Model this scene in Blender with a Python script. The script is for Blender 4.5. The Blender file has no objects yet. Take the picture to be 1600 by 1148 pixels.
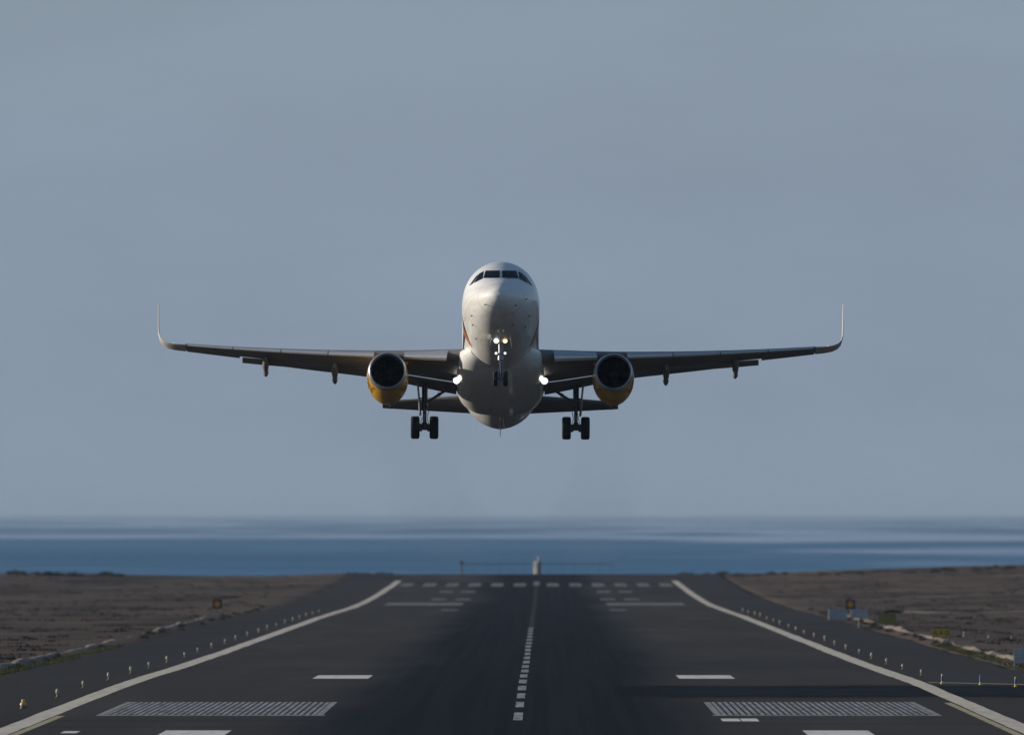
import bpy, bmesh, math, random
from mathutils import Vector, Matrix, noise
R = math.radians
random.seed(7)
scene = bpy.context.scene
COL = scene.collection

# ------------------------------------------------------------------ camera, sky, sun, exposure
CAMZ = 10.0
cam_d = bpy.data.cameras.new('camera')
cam = bpy.data.objects.new('camera', cam_d); COL.objects.link(cam)
cam_d.sensor_width = 36.0
cam_d.lens = 22000 / 1600 * 36.0
cam_d.clip_start = 1.0
cam_d.clip_end = 400000.0
cam.location = (1.2, 0, CAMZ)
cam.rotation_euler = (math.pi / 2 + 226 / 22000, 0, 50 / 22000)
cam_d.dof.use_dof = True
cam_d.dof.focus_distance = 716
cam_d.dof.aperture_fstop = 1.8
scene.camera = cam

SUN = Vector((-0.92, 0.25, 0.20)).normalized()          # towards the sun: low, from the left and a little beyond
world = bpy.data.worlds.new('World'); scene.world = world
world.use_nodes = True
wn = world.node_tree.nodes; wl = world.node_tree.links
bg = wn['Background']
sky = wn.new('ShaderNodeTexSky'); sky.sky_type = 'NISHITA'; sky.sun_disc = False
sky.sun_elevation = math.asin(SUN.z)
sky.sun_rotation = math.atan2(SUN.x, SUN.y)
sky.altitude = 0; sky.air_density = 1.0; sky.dust_density = 0.5; sky.ozone_density = 3.5
SKY = 0.10
bg.inputs['Strength'].default_value = SKY
# low-lying haze layer of the air: its depth along a line of sight grows as 1 / sin(elevation); faintly mottled
def wmath(op, a, b=None):
    n = wn.new('ShaderNodeMath'); n.operation = op
    for i, q in enumerate((a, b)):
        if q is None: continue
        if isinstance(q, (int, float)): n.inputs[i].default_value = q
        else: wl.new(q, n.inputs[i])
    return n.outputs[0]
tc = wn.new('ShaderNodeTexCoord'); sep = wn.new('ShaderNodeSeparateXYZ'); wl.new(tc.outputs['Generated'], sep.inputs[0])
depth = wmath('DIVIDE', 0.075, wmath('MAXIMUM', sep.outputs['Z'], 0.004))
fac = wmath('SUBTRACT', 1.0, wmath('POWER', 2.71828, wmath('MULTIPLY', depth, -1.0)))
mp = wn.new('ShaderNodeMapping'); mp.inputs['Scale'].default_value = (22, 22, 70)
nz = wn.new('ShaderNodeTexNoise'); nz.inputs['Scale'].default_value = 1.0; nz.inputs['Detail'].default_value = 5; nz.inputs['Roughness'].default_value = .55
wl.new(tc.outputs['Generated'], mp.inputs['Vector']); wl.new(mp.outputs[0], nz.inputs['Vector'])
rmp = wn.new('ShaderNodeMapRange'); rmp.inputs[1].default_value = 0.3; rmp.inputs[2].default_value = 0.7
rmp.inputs[3].default_value = 0.93; rmp.inputs[4].default_value = 1.05; wl.new(nz.outputs['Fac'], rmp.inputs[0])
hz = wn.new('ShaderNodeVectorMath'); hz.operation = 'SCALE'; hz.inputs[0].default_value = (.247/SKY, .309/SKY, .396/SKY)
wl.new(rmp.outputs[0], hz.inputs['Scale'])
vm = wn.new('ShaderNodeMix'); vm.data_type = 'RGBA'; wl.new(fac, vm.inputs[0])
wl.new(sky.outputs[0], vm.inputs[6]); wl.new(hz.outputs[0], vm.inputs[7]); wl.new(vm.outputs[2], bg.inputs['Color'])

sun_d = bpy.data.lights.new('sun', 'SUN'); sun_d.energy = 5.0; sun_d.angle = R(0.5); sun_d.color = (1.0, 0.90, 0.76)
sun = bpy.data.objects.new('sun', sun_d); COL.objects.link(sun)
sun.rotation_euler = SUN.to_track_quat('Z', 'Y').to_euler()
vs = scene.view_settings
vs.view_transform = 'Standard'; vs.look = 'None'; vs.exposure = 0.0; vs.gamma = 1.0; vs.use_curve_mapping = False

# ------------------------------------------------------------------ helpers
def pchip(xs, ys):
    n = len(xs); h = [xs[i+1]-xs[i] for i in range(n-1)]; d = [(ys[i+1]-ys[i])/h[i] for i in range(n-1)]
    m = [0.0]*n; m[0] = d[0]; m[-1] = d[-1]
    for i in range(1, n-1):
        if d[i-1]*d[i] > 0:
            w1 = 2*h[i]+h[i-1]; w2 = h[i]+2*h[i-1]
            m[i] = (w1+w2)/(w1/d[i-1]+w2/d[i])
    def f(x):
        if x <= xs[0]: return ys[0]
        if x >= xs[-1]: return ys[-1]
        lo, hi = 0, n-1
        while hi-lo > 1:
            k = (lo+hi)//2
            if xs[k] <= x: lo = k
            else: hi = k
        t = (x-xs[lo])/h[lo]; t2 = t*t; t3 = t2*t
        return (2*t3-3*t2+1)*ys[lo]+(t3-2*t2+t)*h[lo]*m[lo]+(-2*t3+3*t2)*ys[lo+1]+(t3-t2)*h[lo]*m[lo+1]
    return f

def sstep(a, b, x):
    t = max(0.0, min(1.0, (x-a)/(b-a))); return t*t*(3-2*t)

def fbm(x, y, z=0.0, o=4):
    s = 0; a = 1; f = 1
    for _ in range(o):
        s += a*noise.noise(Vector((x*f, y*f, z+f))); a *= .5; f *= 2.03
    return s

def tag(o, label=None, cat=None, group=None, kind=None):
    if label: o['label'] = label
    if cat: o['category'] = cat
    if group: o['group'] = group
    if kind: o['kind'] = kind
    return o

def link(name, me, parent=None, loc=None, rot=None):
    o = bpy.data.objects.new(name, me); COL.objects.link(o)
    if parent: o.parent = parent
    if loc is not None: o.location = loc
    if rot is not None: o.rotation_euler = rot
    return o

def empty(name, loc=(0, 0, 0), rot=(0, 0, 0)):
    o = bpy.data.objects.new(name, None); COL.objects.link(o); o.location = loc; o.rotation_euler = rot
    o.empty_display_size = .3
    return o

class MB:
    """collects shapes into one mesh"""
    def __init__(s): s.v = []; s.f = []
    def add(s, vs_, fs_):
        b = len(s.v); s.v += [tuple(p) for p in vs_]; s.f += [tuple(b+i for i in q) for q in fs_]; return s
    def rings(s, rings, closed=True, cap0=True, cap1=True):
        n = len(rings[0]); b = len(s.v)
        for r in rings: s.v += [tuple(p) for p in r]
        for i in range(len(rings)-1):
            for j in range(n if closed else n-1):
                k = (j+1) % n
                s.f.append((b+i*n+j, b+i*n+k, b+(i+1)*n+k, b+(i+1)*n+j))
        if closed and cap0: s.f.append(tuple(b+j for j in reversed(range(n))))
        if closed and cap1: s.f.append(tuple(b+(len(rings)-1)*n+j for j in range(n)))
        return s
    def box(s, c, d, rot=None):
        x, y, z = d[0]/2, d[1]/2, d[2]/2
        p = [Vector((a*x, b_*y, c_*z)) for a in (-1, 1) for b_ in (-1, 1) for c_ in (-1, 1)]
        if rot is not None: p = [rot @ q for q in p]
        c = Vector(c)
        return s.add([q+c for q in p], [(0, 1, 3, 2), (4, 6, 7, 5), (0, 4, 5, 1), (2, 3, 7, 6), (0, 2, 6, 4), (1, 5, 7, 3)])
    def tube(s, pts, r, n=12):
        pts = [Vector(p) for p in pts]; rs = r if isinstance(r, (list, tuple)) else [r]*len(pts)
        rings = []
        for i, p in enumerate(pts):
            a = pts[max(0, i-1)]; b_ = pts[min(len(pts)-1, i+1)]
            t = (b_-a).normalized()
            u = t.cross(Vector((0, 1, 0)) if abs(t.y) < .9 else Vector((1, 0, 0))).normalized(); w = t.cross(u)
            rings.append([p+(u*math.cos(q)+w*math.sin(q))*rs[i] for q in [2*math.pi*j/n for j in range(n)]])
        return s.rings(rings)
    def lathe(s, prof, axis='Z', n=32, c=(0, 0, 0), cap0=True, cap1=True, sz=1.0):
        """prof: (along, radius)"""
        c = Vector(c); rings = []
        for a, r in prof:
            ring = []
            for j in range(n):
                q = 2*math.pi*j/n; x = r*math.cos(q); y = r*math.sin(q)
                if axis == 'Z': ring.append(c+Vector((x, y, a)))
                elif axis == 'Y': ring.append(c+Vector((x, a, y*sz)))
                else: ring.append(c+Vector((a, x, y)))
            rings.append(ring)
        return s.rings(rings, True, cap0, cap1)
    def mesh(s, name, mat, smooth=True, angle=35):
        me = bpy.data.meshes.new(name); me.from_pydata(s.v, [], s.f)
        bm = bmesh.new(); bm.from_mesh(me)
        bmesh.ops.remove_doubles(bm, verts=bm.verts, dist=1e-5)
        bmesh.ops.recalc_face_normals(bm, faces=bm.faces)
        if smooth:
            ca = R(angle)
            for f in bm.faces: f.smooth = True
            for e in bm.edges:
                if len(e.link_faces) == 2 and e.calc_face_angle(0) > ca: e.smooth = False
        bm.to_mesh(me); bm.free()
        me.materials.append(mat)
        return me
    def build(s, name, mat, parent=None, loc=None, smooth=True, angle=35, rot=None):
        return link(name, s.mesh(name, mat, smooth, angle), parent, loc, rot)

def sheet(name, verts, faces, mat, parent=None, loc=None):
    me = bpy.data.meshes.new(name); me.from_pydata(verts, [], faces)
    for p in me.polygons: p.use_smooth = True
    me.materials.append(mat); me.update()
    return link(name, me, parent, loc)

# ------------------------------------------------------------------ materials
def mat(name, col, rough=.5, metal=0.0, spec=.5, coat=0.0, var=None, emit=None, estr=0, bump=None):
    """var = (scale xyz, second colour, low, high): procedural stains of a second colour"""
    m = bpy.data.materials.new(name); m.use_nodes = True
    nt = m.node_tree; b = nt.nodes['Principled BSDF']
    b.inputs['Base Color'].default_value = (*col, 1); b.inputs['Roughness'].default_value = rough
    b.inputs['Metallic'].default_value = metal; b.inputs['Specular IOR Level'].default_value = spec
    b.inputs['Coat Weight'].default_value = coat; b.inputs['Coat Roughness'].default_value = .05
    if emit:
        b.inputs['Emission Color'].default_value = (*emit, 1); b.inputs['Emission Strength'].default_value = estr
    prev = None
    if var:
        co = nt.nodes.new('ShaderNodeTexCoord')
        for k, (sc, c2, lo, hi) in enumerate(var):
            mp_ = nt.nodes.new('ShaderNodeMapping'); mp_.inputs['Scale'].default_value = sc
            mp_.inputs['Location'].default_value = (3.1*k, 1.7*k, .3*k)
            n_ = nt.nodes.new('ShaderNodeTexNoise'); n_.inputs['Scale'].default_value = 1; n_.inputs['Detail'].default_value = 6
            n_.inputs['Roughness'].default_value = .6
            r_ = nt.nodes.new('ShaderNodeMapRange'); r_.inputs[1].default_value = lo; r_.inputs[2].default_value = hi
            mx = nt.nodes.new('ShaderNodeMix'); mx.data_type = 'RGBA'
            mx.inputs[7].default_value = (*c2, 1)
            if prev is None: mx.inputs[6].default_value = (*col, 1)
            else: nt.links.new(prev, mx.inputs[6])
            nt.links.new(co.outputs['Object'], mp_.inputs[0]); nt.links.new(mp_.outputs[0], n_.inputs['Vector'])
            nt.links.new(n_.outputs['Fac'], r_.inputs[0]); nt.links.new(r_.outputs[0], mx.inputs[0])
            prev = mx.outputs[2]
        nt.links.new(prev, b.inputs['Base Color'])
    if bump:
        co = nt.nodes.new('ShaderNodeTexCoord'); mp_ = nt.nodes.new('ShaderNodeMapping'); mp_.inputs['Scale'].default_value = bump[0]
        n_ = nt.nodes.new('ShaderNodeTexNoise'); n_.inputs['Scale'].default_value = 1; n_.inputs['Detail'].default_value = 5
        bp = nt.nodes.new('ShaderNodeBump'); bp.inputs['Strength'].default_value = bump[1]; bp.inputs['Distance'].default_value = bump[2]
        nt.links.new(co.outputs['Object'], mp_.inputs[0]); nt.links.new(mp_.outputs[0], n_.inputs['Vector'])
        nt.links.new(n_.outputs['Fac'], bp.inputs['Height']); nt.links.new(bp.outputs[0], b.inputs['Normal'])
    return m

M = {}
M['white'] = mat('white_paint', (.80, .79, .76), .5, spec=.25, coat=.6, var=[((.5, .12, 2.2), (.56, .54, .50), .5, .78), ((6, .4, 6), (.62, .60, .56), .56, .72)])
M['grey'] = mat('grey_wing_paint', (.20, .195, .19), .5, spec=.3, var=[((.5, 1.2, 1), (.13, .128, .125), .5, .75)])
M['tip'] = mat('winglet_paint', (.52, .50, .47), .45, spec=.3)
M['slat'] = mat('bare_slat_metal', (.62, .61, .60), .30, metal=.55)
M['lip'] = mat('inlet_lip_metal', (.46, .47, .49), .32, metal=.7)
M['yellow'] = mat('yellow_cowl_paint', (.70, .37, .015), .30, coat=.3, var=[((1.2, 1.5, 2.0), (.50, .25, .012), .5, .75)])
M['ink'] = mat('black_cowl_marking', (.02, .02, .022), .4)
M['black'] = mat('dark_liner', (.018, .019, .022), .6)
M['blade'] = mat('fan_titanium', (.010, .010, .011), .6)
M['glass'] = mat('cockpit_glass', (.004, .005, .008), .08, spec=.08)
M['belly'] = mat('grey_belly_paint', (.34, .33, .315), .4, var=[((.6, .2, 2.2), (.22, .21, .20), .48, .75)])
M['steel'] = mat('gear_steel', (.30, .31, .33), .38, metal=.3)
M['gear'] = mat('gear_dark_metal', (.09, .09, .10), .45, metal=.3)
M['chrome'] = mat('oleo_chrome', (.75, .75, .76), .15, metal=1)
M['tyre'] = mat('tyre_rubber', (.018, .018, .019), .75, spec=.3)
M['navy'] = mat('navy_livery', (.025, .03, .10), .3, coat=.3)
M['orange'] = mat('orange_livery', (.55, .16, .03), .3, coat=.3)
M['lamp'] = mat('lamp_white_lit', (.9, .9, .9), .2, emit=(1.0, .98, .90), estr=6)
M['lamp_soft'] = mat('lamp_white_dim', (.9, .9, .9), .2, emit=(1.0, .97, .88), estr=1.3)
M['lamp_warm'] = mat('lamp_warm_lit', (.9, .8, .7), .2, emit=(1.0, .66, .34), estr=3)
M['nav_g'] = mat('nav_green_lit', (.1, .8, .4), .2, emit=(.05, 1, .45), estr=.8)
M['nav_r'] = mat('nav_red_lit', (.8, .1, .1), .2, emit=(1, .08, .04), estr=3)

# ------------------------------------------------------------------ the lie of the land
_zr = pchip([-3000, 0, 400, 620, 778, 952, 1489, 1868, 2304, 2420, 2470, 2560, 2700, 2900, 4000],
            [1.0, .5, .45, .37, .27, -.17, -1.15, -1.9, -1.2, -.66, -.72, -2.2, -9.0, -24, -30])
def runway_z(y): return _zr(y)
def land_z(x, y):
    z = runway_z(y); a = abs(x)
    if a < 33: return z-.30*(1-sstep(31.0, 33, a))
    if x > 33 and 500 < y < 812: return z-.30*(1-sstep(803, 812, y))
    t = sstep(33, 48, a); far = sstep(1200, 2300, y)
    z += t*(.22*fbm(x*.03, y*.012, 3.3)+.10*fbm(x*.13, y*.06, 9.1))
    if x < 0: z += -.45*t*far+.45*sstep(52, 82, a)*sstep(1900, 2380, y)*(1-sstep(2440, 2520, y))
    else: z += 1.55*sstep(34, 95, a)*sstep(1500, 2380, y)-.25*t*(1-far)
    return z+.9*sstep(120, 600, a)*fbm(x*.004, y*.003, 5)

# ------------------------------------------------------------------ setting: ground, runway, sea
M['soil'] = mat('brown_volcanic_soil', (.114, .086, .069), .95, spec=.02, var=[
    ((.02, .008, 1), (.155, .114, .089), .45, .65), ((.05, .014, 1), (.066, .052, .043), .50, .60), ((.9, .35, 1), (.065, .053, .046), .5, .72),
    ((.03, .018, 1), (.165, .130, .104), .60, .68), ((.12, .05, 1), (.040, .036, .033), .60, .70)], bump=((2.5, 1.2, 2), .6, .12))
M['asphalt'] = mat('shoulder_asphalt', (.056, .051, .047), .9, spec=.02, var=[
    ((.25, .015, 1), (.062, .061, .062), .45, .7), ((.04, .02, 1), (.036, .036, .039), .5, .7), ((3, .8, 1), (.042, .042, .044), .45, .65)])

def ground():
    xs = [-3000, -1500, -800, -500, -350, -250, -190, -150]
    x = -125
    while x <= 125: xs.append(x); x += 2.5
    xs += [150, 190, 250, 350, 500, 800, 1500, 3000]
    xs = sorted(set(xs+[-33, -31, 31, 33]))
    ys = [-3000, -1500, -700, -300, -100, 50, 150, 250, 350, 430, 480]
    y = 510
    while y < 2480: ys.append(y); y += 4.0
    ys += [803, 812]
    while y < 2720: ys.append(y); y += 15
    ys += [2800, 2900, 3100]
    ys = sorted(set(ys)); nx = len(xs)
    v = [(a, b, land_z(a, b)) for b in ys for a in xs]
    f = [(j*nx+i, j*nx+i+1, (j+1)*nx+i+1, (j+1)*nx+i) for j in range(len(ys)-1) for i in range(nx-1)]
    return tag(sheet('ground', v, f, M['soil']), kind='structure')
ground_o = ground()

# runway pavement: grey asphalt, tyre rubber along the middle
def runway_mat():
    m = mat('runway_asphalt', (.052, .052, .054), .88, spec=.02); nt = m.node_tree; b = nt.nodes['Principled BSDF']
    N = nt.nodes.new; L = nt.links.new
    co = N('ShaderNodeTexCoord'); sp = N('ShaderNodeSeparateXYZ'); L(co.outputs['Object'], sp.inputs[0])
    def nse(sc, det=5):
        mp_ = N('ShaderNodeMapping'); mp_.inputs['Scale'].default_value = sc; n_ = N('ShaderNodeTexNoise')
        n_.inputs['Scale'].default_value = 1; n_.inputs['Detail'].default_value = det
        L(co.outputs['Object'], mp_.inputs[0]); L(mp_.outputs[0], n_.inputs['Vector']); return n_.outputs['Fac']
    def rng(src, a, b_, c, d):
        r_ = N('ShaderNodeMapRange'); r_.interpolation_type = 'SMOOTHSTEP'
        for i, q in enumerate((a, b_, c, d)): r_.inputs[i+1].default_value = q
        L(src, r_.inputs[0]); return r_.outputs[0]
    def mth(op, p, q):
        n_ = N('ShaderNodeMath'); n_.operation = op
        for i, s_ in enumerate((p, q)):
            if isinstance(s_, (int, float)): n_.inputs[i].default_value = s_
            else: L(s_, n_.inputs[i])
        return n_.outputs[0]
    def mix(fac, a, col):
        mx = N('ShaderNodeMix'); mx.data_type = 'RGBA'; mx.inputs[7].default_value = (*col, 1)
        L(fac, mx.inputs[0])
        if isinstance(a, tuple): mx.inputs[6].default_value = (*a, 1)
        else: L(a, mx.inputs[6])
        return mx.outputs[2]
    c = mix(rng(nse((.2, .012, 1)), .42, .68, 0, 1), (.056, .051, .047), (.069, .063, .058))
    c = mix(rng(nse((.05, .006, 1)), .5, .7, 0, .8), c, (.040, .040, .043))
    c = mix(rng(nse((.02, .09, 1)), .58, .70, 0, .5), c, (.068, .066, .065))
    off = mth('MULTIPLY', mth('SUBTRACT', nse((.1, .007, 1)), .5), 7.0)
    ax = mth('ADD', mth('ABSOLUTE', sp.outputs['X'], 0), off)
    rub = rng(ax, 5.5, 11.5, 1, 0)
    streak = rng(nse((1.6, .004, 1), 3), .3, .7, .85, 1)
    c = mix(mth('MULTIPLY', rub, streak), c, (.006, .0095, .016))
    c = mix(rng(nse((4, 1, 1)), .5, .8, 0, .35), c, (.036, .036, .038))
    L(c, b.inputs['Base Color'])
    return m
M['runway'] = runway_mat()

def strip(name, x0, x1, y0, y1, m, lift, parent=None, step=10, nxs=None, xfun=None):
    n = max(1, int((y1-y0)/step)); nn = nxs or 1
    v = []; f = []
    for j in range(n+1):
        y = y0+(y1-y0)*j/n
        for i in range(nn+1):
            x = x0+(x1-x0)*i/nn
            if xfun: x += xfun(x, y, i)
            v.append((x, y, runway_z(y)+lift))
    w = nn+1
    for j in range(n):
        for i in range(nn): f.append((j*w+i, j*w+i+1, (j+1)*w+i+1, (j+1)*w+i))
    return sheet(name, v, f, m, parent)

shoulder_o = tag(strip('runway_shoulder', -31.6, 31.2, -2500, 2432, M['asphalt'], 0.0, nxs=4,
                       xfun=lambda x, y, i: .7*fbm(y*.03, i, 2)+.25*fbm(y*.2, i, 4) if i in (0, 4) else 0), kind='structure')
runway_o = tag(strip('runway', -22.7, 22.7, -2400, 2425, M['runway'], .006, nxs=6), kind='structure')
taxi = strip('taxiway', 31.0, 900, 540, 806, M['asphalt'], .001, step=6, nxs=2)
tag(taxi, kind='structure')

M['paint'] = mat('white_runway_paint', (.66, .58, .46), .8, spec=.2, var=[((1.4, .12, 1), (.48, .42, .34), .45, .72), ((5, 1.1, 1), (.24, .23, .22), .60, .74)])
M['paint_w'] = mat('worn_runway_paint', (.36, .36, .36), .85, spec=.2, var=[((3, .25, 1), (.16, .16, .17), .42, .62), ((9, 1.2, 1), (.08, .08, .085), .55, .70)])
M['paint_h'] = mat('greyed_runway_paint', (.34, .335, .33), .85, spec=.05, var=[((3, .25, 1), (.24, .24, .24), .42, .62)])
M['paint_ff'] = mat('rubbered_runway_paint', (.07, .07, .075), .85, spec=.05, var=[((3, .25, 1), (.03, .03, .034), .42, .62)])
M['paint_b'] = mat('fresh_white_runway_paint', (.74, .70, .62), .8, spec=.1, var=[((2, .2, 1), (.54, .50, .45), .5, .72), ((1.5, .5, 1), (.30, .28, .26), .58, .70)])
M['paint_f'] = mat('faded_threshold_paint', (.19, .18, .17), .85, spec=.2, var=[((1, .1, 1), (.10, .098, .096), .45, .65)])
M['paint_y'] = mat('yellow_line_paint', (.44, .38, .22), .8, spec=.2, var=[((3, .3, 1), (.30, .25, .13), .48, .7)])
M['patch'] = mat('painted_shadow', (.011, .0135, .019), .9, spec=.02, var=[((.3, .08, 1), (.020, .021, .026), .45, .7)])  # dark tone stands for the airliner's shadow, not for newer asphalt

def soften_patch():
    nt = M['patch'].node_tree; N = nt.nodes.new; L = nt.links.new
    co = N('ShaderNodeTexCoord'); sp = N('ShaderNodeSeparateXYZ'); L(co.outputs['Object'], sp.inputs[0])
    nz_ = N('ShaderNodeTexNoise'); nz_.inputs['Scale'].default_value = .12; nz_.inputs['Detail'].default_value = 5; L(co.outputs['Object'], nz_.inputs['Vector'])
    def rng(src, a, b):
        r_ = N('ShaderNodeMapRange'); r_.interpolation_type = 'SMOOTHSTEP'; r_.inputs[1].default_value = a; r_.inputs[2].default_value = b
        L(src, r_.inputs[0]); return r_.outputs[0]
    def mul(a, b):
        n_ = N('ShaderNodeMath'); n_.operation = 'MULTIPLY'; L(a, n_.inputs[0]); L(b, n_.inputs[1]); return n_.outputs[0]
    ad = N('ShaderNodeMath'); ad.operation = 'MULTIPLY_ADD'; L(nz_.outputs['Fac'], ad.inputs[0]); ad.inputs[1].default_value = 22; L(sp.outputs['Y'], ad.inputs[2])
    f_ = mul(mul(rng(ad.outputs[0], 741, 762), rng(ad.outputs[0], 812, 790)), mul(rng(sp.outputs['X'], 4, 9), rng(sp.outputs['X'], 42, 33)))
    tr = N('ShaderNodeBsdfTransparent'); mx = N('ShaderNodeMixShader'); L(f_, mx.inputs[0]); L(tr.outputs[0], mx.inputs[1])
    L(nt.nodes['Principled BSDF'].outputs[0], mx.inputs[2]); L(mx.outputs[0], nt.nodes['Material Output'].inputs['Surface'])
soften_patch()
LIFT = .012
strip('painted_shadow_patch', 3, 44, 720, 806, M['patch'], .0095, runway_o, nxs=4)  # airliner's cast shadow painted as a soft-edged dark sheet over the pavement
M['joint'] = mat('tar_joint', (.018, .018, .02), .9, spec=.02)
for (xa, xb, ya, w_) in ((-22, -6, 651, 1.3), (-22, -9, 632, .9), (8, 22, 641, .9), (-22, 22, 905, .8), (-22, 22, 1010, .8), (-22, 22, 1130, 1.0)):
    strip('pavement_joint', xa, xb, ya, ya+w_, M['joint'], .0088, runway_o)
def wavy(sd, amp):
    return lambda x, y, i: amp*(.6*fbm(y*.012, i*.35, sd)+.5*fbm(y*.09, i*.8, sd+3)*(.4+y/1800))
for sgn in (-1, 1):
    strip('edge_line', sgn*22.55-.52, sgn*22.55+.52, 400, 2304, M['paint'], LIFT, runway_o, step=6, xfun=wavy(3+sgn, .16))
    strip('yellow_edge_stripe', sgn*21.72-.19, sgn*21.72+.19, 400, 668 if sgn < 0 else 716, M['paint_y'], LIFT, runway_o)
# centre line: 30 m stripes, 20 m gaps, worn by tyres
y = 654.0; k = 0
while y < 2180:
    strip('centreline_stripe', -.23+.02*random.uniform(-1, 1), .21+.02*random.uniform(-1, 1), y, y+(26 if k == 0 else 21), M['paint_w'] if y < 1330 else M['paint_ff'], LIFT, runway_o, step=7)
    y += 45 if k == 0 else 35.5; k += 1
strip('centreline_stripe', -.45, .45, 2205, 2290, M['paint_f'], LIFT, runway_o)
for sgn in (-1, 1):
    # aiming point: two blocks of narrow stripes
    for k in range(35):
        c = sgn*(9.4+.10+k*.307)
        strip('aiming_point_stripe', c-(.095 if 0 < k < 34 else .16), c+(.095 if 0 < k < 34 else .16), 671, 719, M['paint_w'] if 0 < k < 34 else M['paint_h'], LIFT, runway_o, step=12)
    strip('aiming_point_stripe', min(sgn*9.2, sgn*20.1), max(sgn*9.2, sgn*20.1), 668.5, 670.6, M['paint_w'], LIFT, runway_o)
    strip('touchdown_mark', min(sgn*9.2, sgn*12.5), max(sgn*9.2, sgn*12.5), 833, 856, M['paint_b'], LIFT, runway_o)
    strip('touchdown_mark', min(sgn*12.6, sgn*15.5), max(sgn*12.6, sgn*15.5), 592, 622, M['paint_b'], LIFT, runway_o)
    strip('touchdown_mark', min(sgn*9.3, sgn*19.3), max(sgn*9.3, sgn*19.3), 1795, 1850, M['paint_f'], LIFT, runway_o)
    for (xc, ya) in ((10, 1675), (9.9, 1925), (13.2, 1925), (10, 2078), (13.2, 2078)):
        strip('touchdown_mark', sgn*xc-1.0, sgn*xc+1.0, ya-14, ya+14, M['paint_f'], LIFT, runway_o)
    for k in range(6):
        c = sgn*(2.6+3.55*k)
        strip('threshold_bar', c-.95, c+.95, 2185, 2250, M['paint_f'], LIFT, runway_o)
strip('short_paint_dash', 9.45, 10.3, 650, 659, M['paint_b'], LIFT, runway_o)
strip('short_paint_dash', 10.36, 11.15, 650, 659, M['paint_b'], LIFT, runway_o)
strip('short_paint_dash', -19.9, -19.2, 614, 620, M['paint_b'], LIFT, runway_o)
# yellow taxiway edge line crossing the shoulder to the right
v = []
for i in range(25):
    x = 23.3+i*3.0; yc = 811-(x-23)*2.3 if x < 30 else 795-(x-30)*1.0
    v += [(x, yc-1.2, runway_z(yc)+.014), (x, yc+1.2, runway_z(yc)+.014)]
tx = sheet('taxiway_edge_line', v, [(2*i, 2*i+2, 2*i+3, 2*i+1) for i in range(24)], M['paint_y'], taxi)

# sea
def sea_mat():
    m = mat('open_sea', (.05, .13, .24), .6, spec=.08); nt = m.node_tree; b = nt.nodes['Principled BSDF']
    N = nt.nodes.new; L = nt.links.new
    geo = N('ShaderNodeNewGeometry')
    def nse(sc, det=4, off=0):
        mp_ = N('ShaderNodeMapping'); mp_.inputs['Scale'].default_value = sc; mp_.inputs['Location'].default_value = (off, off, off)
        n_ = N('ShaderNodeTexNoise'); n_.inputs['Scale'].default_value = 1; n_.inputs['Detail'].default_value = det
        L(geo.outputs['Position'], mp_.inputs[0]); L(mp_.outputs[0], n_.inputs['Vector']); return n_.outputs['Fac']
    def mix(fac, a, col, lo, hi, top):
        r_ = N('ShaderNodeMapRange'); r_.interpolation_type = 'SMOOTHSTEP'
        r_.inputs[1].default_value = lo; r_.inputs[2].default_value = hi; r_.inputs[4].default_value = top
        L(fac, r_.inputs[0]); mx = N('ShaderNodeMix'); mx.data_type = 'RGBA'; mx.inputs[7].default_value = (*col, 1)
        L(r_.outputs[0], mx.inputs[0])
        if isinstance(a, tuple): mx.inputs[6].default_value = (*a, 1)
        else: L(a, mx.inputs[6])
        return mx.outputs[2]
    c = mix(nse((.0009, .00045, 1)), (.046, .175, .310), (.028, .128, .245), .4, .62, 1)
    spx = N('ShaderNodeSeparateXYZ'); L(geo.outputs['Position'], spx.inputs[0])
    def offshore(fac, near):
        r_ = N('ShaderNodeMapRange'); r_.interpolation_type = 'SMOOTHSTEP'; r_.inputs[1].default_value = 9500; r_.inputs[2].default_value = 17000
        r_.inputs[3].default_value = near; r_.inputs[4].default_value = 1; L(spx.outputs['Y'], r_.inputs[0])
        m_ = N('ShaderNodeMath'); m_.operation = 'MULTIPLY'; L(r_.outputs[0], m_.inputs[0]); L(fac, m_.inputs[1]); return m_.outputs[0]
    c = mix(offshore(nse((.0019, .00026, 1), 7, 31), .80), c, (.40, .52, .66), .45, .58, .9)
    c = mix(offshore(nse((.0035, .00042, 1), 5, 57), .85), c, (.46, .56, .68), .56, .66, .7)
    c = mix(nse((.004, .0011, 1), 3, 11), c, (.13, .26, .42), .55, .72, .5)
    L(c, b.inputs['Base Color'])
    return m
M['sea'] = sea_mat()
SEA = -14.0
v = []; f = []
ysea = [2450, 3500, 6000, 10000, 20000, 40000, 80000, 150000]; xsea = [-60000, -10000, -2000, 2000, 10000, 60000]
for yy in ysea:
    for xx in xsea: v.append((xx, yy, SEA))
for j in range(len(ysea)-1):
    for i in range(len(xsea)-1): f.append((j*6+i, j*6+i+1, j*6+7+i, j*6+6+i))
tag(sheet('sea', v, f, M['sea']), kind='structure')

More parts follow.
